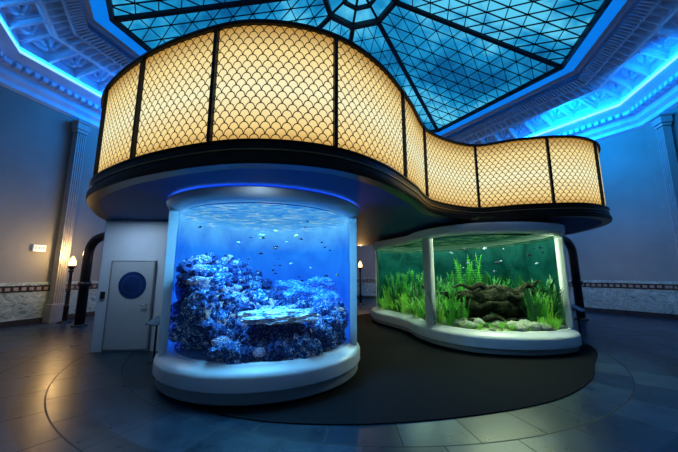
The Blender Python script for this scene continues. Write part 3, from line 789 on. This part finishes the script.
# ------------------------------------------------------------------ service housing with door
HP = [Vector(p + (0,)) for p in ((-5.13, 6.5), (-2.9, 6.66), (-2.5, 7.2), (-0.4, 7.3), (-0.5, 8.6), (-4.5, 9.3), (-5.1, 8.6))]
hs = empty('service_housing', (-3.2, 7.6, 0), 'white painted service enclosure with a door beneath the canopy', 'enclosure')
vs = [(p.x, p.y, z) for z in (0.0, 2.77) for p in HP]; n = len(HP)
bevel(mk('body', vs, [(i, (i + 1) % n, (i + 1) % n + n, i + n) for i in range(n)] + [tuple(range(n, 2 * n))], M_panelwall, parent=hs), 0.02)
d0 = Vector((-4.42, 6.55, 0)); dang = math.atan2(0.16, 2.23)
dr = box('door', (d0.x, d0.y - 0.03, 0.95), (0.86, 0.04, 1.80), M_door, dang, 0.006, parent=hs, label='pale grey flush service door')
for (cx, cz, w, h) in ((-0.445, .95, .02, 1.85), (.445, .95, .02, 1.85), (0, 1.865, .91, .02)):
    pp = d0 + Matrix.Rotation(dang, 3, 'Z') @ Vector((cx, -0.03, 0))
    box('door_frame', (pp.x, pp.y, cz), (w, 0.05, h), M_frame, dang, 0.003, parent=hs)
def discgeo(c, r, th, ang, seg=40, r0=0.0, off=0):
    R = Matrix.Rotation(ang, 3, 'Z'); vs = []; fs = []
    for y in (-th / 2, th / 2):
        for i in range(seg):
            a = math.tau * i / seg; vs.append(Vector(c) + R @ Vector((r * math.cos(a), y, r * math.sin(a))))
    fs = [tuple(range(seg)), tuple(range(2 * seg - 1, seg - 1, -1))] + [(i, i + seg, (i + 1) % seg + seg, (i + 1) % seg) for i in range(seg)]
    return vs, [tuple(i + off for i in q) for q in fs]
R = Matrix.Rotation(dang, 3, 'Z')
def onface(x, y, z): return d0 + R @ Vector((x, y, 0)) + Vector((0, 0, z))
em = mk('emblem', *discgeo(onface(0.02, -0.055, 1.36), 0.28, 0.012, dang), M_emblem, parent=hs, label='round dark blue graphic disc')
v, f = discgeo(onface(0.02, -0.063, 1.36), 0.20, 0.004, dang); mk('emblem_field', v, f, M_emblem2, parent=hs)
v, f = discgeo(onface(0.02, -0.066, 1.36), 0.185, 0.004, dang); mk('emblem_center', v, f, M_emblem, parent=hs)
v, f = tubegeo([onface(.34, -.05, .95), onface(.34, -.10, .95), onface(.24, -.10, .95)], 0.012, 8); mk('door_handle', v, f, M_steel, True, parent=hs)
box('card_reader', onface(-0.58, -0.02, 1.15), (0.09, 0.03, 0.14), M_black, dang, 0.005, parent=hs)

def stand(x, y, rot, z=0.85):
    o = empty('information_stand', (x, y, 0), 'small tilted information panel on a slim dark post beside the tank', 'sign', 'tank information stands')
    v, f = latheprof((x, y, 0), [(0, 0.02), (0.09, 0.02), (0.10, 0.0)], 20); mk('foot', v, f, M_black, parent=o)
    v, f = tubegeo([(x, y, 0.01), (x, y, z)], 0.018, 10); mk('post', v, f, M_black, True, parent=o)
    b = box('panel', (0, 0, 0), (0.34, 0.26, 0.025), M_screen, 0, 0.006, origin=(0, 0, 0), parent=o)
    b.location = (0, 0, z); b.rotation_euler = (math.radians(28), 0, rot)
stand(-3.36, 5.75, -0.5, 0.74); stand(5.55, 7.2, 0.6, 0.8)

def pipe(pts, label):
    P_ = [Vector(p) for p in pts]; out = []
    for i, p in enumerate(P_):
        if 0 < i < len(P_) - 1:
            a = p + (P_[i - 1] - p).normalized() * 0.6; b = p + (P_[i + 1] - p).normalized() * 0.6
            for t in range(11):
                t /= 10; out.append(a.lerp(p, t).lerp(p.lerp(b, t), t))
        else: out.append(p)
    o = empty('drain_pipe', P_[0], label, 'pipe', 'curved black pipes')
    v, f = tubegeo(out, 0.13, 18); mk('pipe_run', v, f, M_pipe, True, parent=o)
    v, f = latheprof(P_[0], [(0.13, 0.06), (0.21, 0.05), (0.21, 0.0)], 24); mk('floor_flange', v, f, M_pipe, True, parent=o)
    v, f = latheprof(P_[0], [(0.13, 1.2), (0.17, 1.2), (0.17, 1.34), (0.13, 1.34)], 24); mk('pipe_collar', v, f, M_pipe, True, parent=o)
pipe([(-8.0, 9.6, 0), (-8.0, 9.6, 2.75), (-5.2, 9.2, 2.93)], 'thick black pipe rising from the floor and bending to the canopy')
pipe([(8.5, 10.9, 0), (8.4, 10.8, 2.80), (6.6, 10.1, 2.93)], 'thick black pipe rising from the floor and bending to the canopy')

def torch(x, y, z=1.95):
    o = empty('floor_torch_lamp', (x, y, 0), 'slender dark torch lamp with glowing amber glass bowl by the wall', 'lamp', 'torch lamps')
    v, f = latheprof((x, y, 0), [(0, .10), (.07, .10), (.10, .06), (.18, .05), (.20, 0)], 24); mk('base', v, f, M_bronze, True, parent=o)
    v, f = latheprof((x, y, 0), [(.07, .08), (.07, .5), (.09, .52), (.06, .56), (.05, 1.0), (.07, 1.03), (.05, 1.06), (.04, z - .26), (.08, z - .2), (.04, z - .15)], 16); mk('pole', v, f, M_bronze, True, parent=o)
    v, f = latheprof((x, y, z), [(.03, -.16), (.06, -.14), (.10, -.06), (.115, -.02), (.095, -.03)], 24); mk('bowl', v, f, M_bronze, True, parent=o)
    v, f = latheprof((x, y, z), [(.08, -.05), (.105, .03), (.10, .12), (.065, .21), (.02, .29), (0, .31)], 24); mk('lamp_shade', v, f, M_globe, True, parent=o, label='amber flame-shaped glass shade')
torch(-9.0, 10.2, 1.88); torch(1.12, 16.0)

def text_obj(body, size, mat, name, parent, loc, rz):
    cu = bpy.data.curves.new(name, 'FONT'); cu.body = body; cu.size = size; cu.align_x = 'CENTER'; cu.align_y = 'CENTER'; cu.extrude = 0.003
    to = bpy.data.objects.new('tmp', cu); COL.objects.link(to); dg = bpy.context.evaluated_depsgraph_get()
    me = bpy.data.meshes.new_from_object(to.evaluated_get(dg)); bpy.data.objects.remove(to); me.materials.clear(); me.materials.append(mat)
    o = bpy.data.objects.new(name, me); COL.objects.link(o); o.parent = parent; o.location = loc; o.rotation_euler = (math.pi / 2, 0, rz); return o
a3, b3 = octp(RW, 3, 0), octp(RW, 4, 0)
best = min((k / 400 for k in range(400)), key=lambda s: abs(a3.lerp(b3, s).x / a3.lerp(b3, s).y + 1.003))
p, ang = on_wall(3, best, 0.05, 2.42)
ex = empty('exit_sign', p, 'small white illuminated exit sign with red letters on the wall', 'sign')
box('sign_box', p, (0.34, 0.06, 0.22), M_signw, ang, 0.008, parent=ex)
inn = Vector((math.sin(ang), -math.cos(ang), 0))
text_obj('EXIT', 0.13, M_red, 'lettering', ex, inn * 0.035, ang)

CM = [(-3.2, 5.9), (-2.6, 4.6), (-1.4, 3.75), (-0.2, 3.5), (1.15, 3.62), (2.6, 4.05), (3.7, 4.75), (4.5, 5.6), (5.6, 7.0), (5.8, 9), (4.2, 12.2), (1.5, 12.6), (-0.3, 10.5), (-0.2, 8), (-2.4, 7.5)]
PM, _ = resample(catmull(CM, 12), 200)
mk('carpet', [(p.x, p.y, z) for z in (0.002, 0.012) for p in PM], [tuple(range(200, 400))] + [(i, (i + 1) % 200, (i + 1) % 200 + 200, i + 200) for i in range(200)], M_mat,
   label='dark charcoal curved carpet inlay around the tanks', category='carpet')

# ------------------------------------------------------------------ lights
def area(name, loc, size, energy, color, target=None, shape='DISK', sy=None):
    l = bpy.data.lights.new(name, 'AREA'); l.shape = shape; l.size = size; l.energy = energy; l.color = color
    if sy: l.size_y = sy
    o = bpy.data.objects.new(name, l); COL.objects.link(o); o.location = loc
    if target is not None: o.rotation_euler = (Vector(target) - Vector(loc)).to_track_quat('-Z', 'Y').to_euler()
    return o
def point(name, loc, energy, color, r=0.1):
    l = bpy.data.lights.new(name, 'POINT'); l.energy = energy; l.color = color; l.shadow_soft_size = r
    o = bpy.data.objects.new(name, l); COL.objects.link(o); o.location = loc; return o
area('reef_tank_light', (-1.29, 5.1, 2.70), 1.8, 500, (0.12, 0.55, 1.0))
area('planted_tank_light', (3.7, 7.2, 2.62), 1.8, 330, (0.75, 1.0, 0.6))
area('planted_tank_light', (2.6, 9.4, 2.62), 1.4, 180, (0.6, 1.0, 0.7))
point('torch_light', (-9.1, 10.15, 2.3), 75, (1.0, 0.6, 0.22), 0.05)
point('torch_light', (1.12, 15.8, 2.3), 120, (1.0, 0.55, 0.2), 0.05)
area('ceiling_wash', (0.75, 9.4, 9.4), 6.0, 750, (0.0, 0.26, 1.0))  # added disc of blue light under the skylight to lift the room
area('wall_wash', (8.8, 11.4, 7.7), 2.5, 340, (0.0, 0.28, 1.0), (11.0, 12.6, 5.8))  # added blue lights that brighten the upper walls, no fixtures modelled
area('wall_wash', (9.0, 8.6, 7.7), 2.0, 150, (0.0, 0.28, 1.0), (11.6, 8.9, 5.8))
area('wall_wash', (-6.8, 11.2, 7.7), 2.5, 200, (0.0, 0.26, 1.0), (-9.8, 11.4, 6.0))
area('warm_fill', (9.0, 10.5, 2.6), 0.6, 14, (1.0, 0.75, 0.4), (11.0, 12.5, 1.2))
area('warm_fill', (-8.2, 8.6, 2.6), 0.6, 18, (1.0, 0.70, 0.38), (-10.6, 9.2, 1.6))
area('housing_downlight', (-4.3, 5.7, 2.74), 0.5, 20, (0.55, 0.78, 1.0))  # added fill to brighten the housing; no fixture in the soffit
area('collar_downlight', (-1.0, 3.5, 2.755), 0.25, 4, (0.55, 0.78, 1.0))  # added fills that lift the white collars and plinths, no fixtures there
area('collar_downlight', (3.6, 6.55, 2.76), 0.2, 2.5, (0.7, 0.9, 1.0))

w = bpy.data.worlds.new('World'); scene.world = w; w.use_nodes = True
w.node_tree.nodes['Background'].inputs[0].default_value = (0.01, 0.03, 0.08, 1); w.node_tree.nodes['Background'].inputs[1].default_value = 0.5

cam = bpy.data.cameras.new('camera'); cam.sensor_width = 36; cam.lens = 36 * 300 / 678; cam.clip_start = 0.05
co = bpy.data.objects.new('camera', cam); COL.objects.link(co); co.location = (0, 0, 1.6)
co.rotation_euler = (math.radians(99), 0, 0); scene.camera = co
scene.view_settings.view_transform = 'Standard'
scene.view_settings.look = 'None'
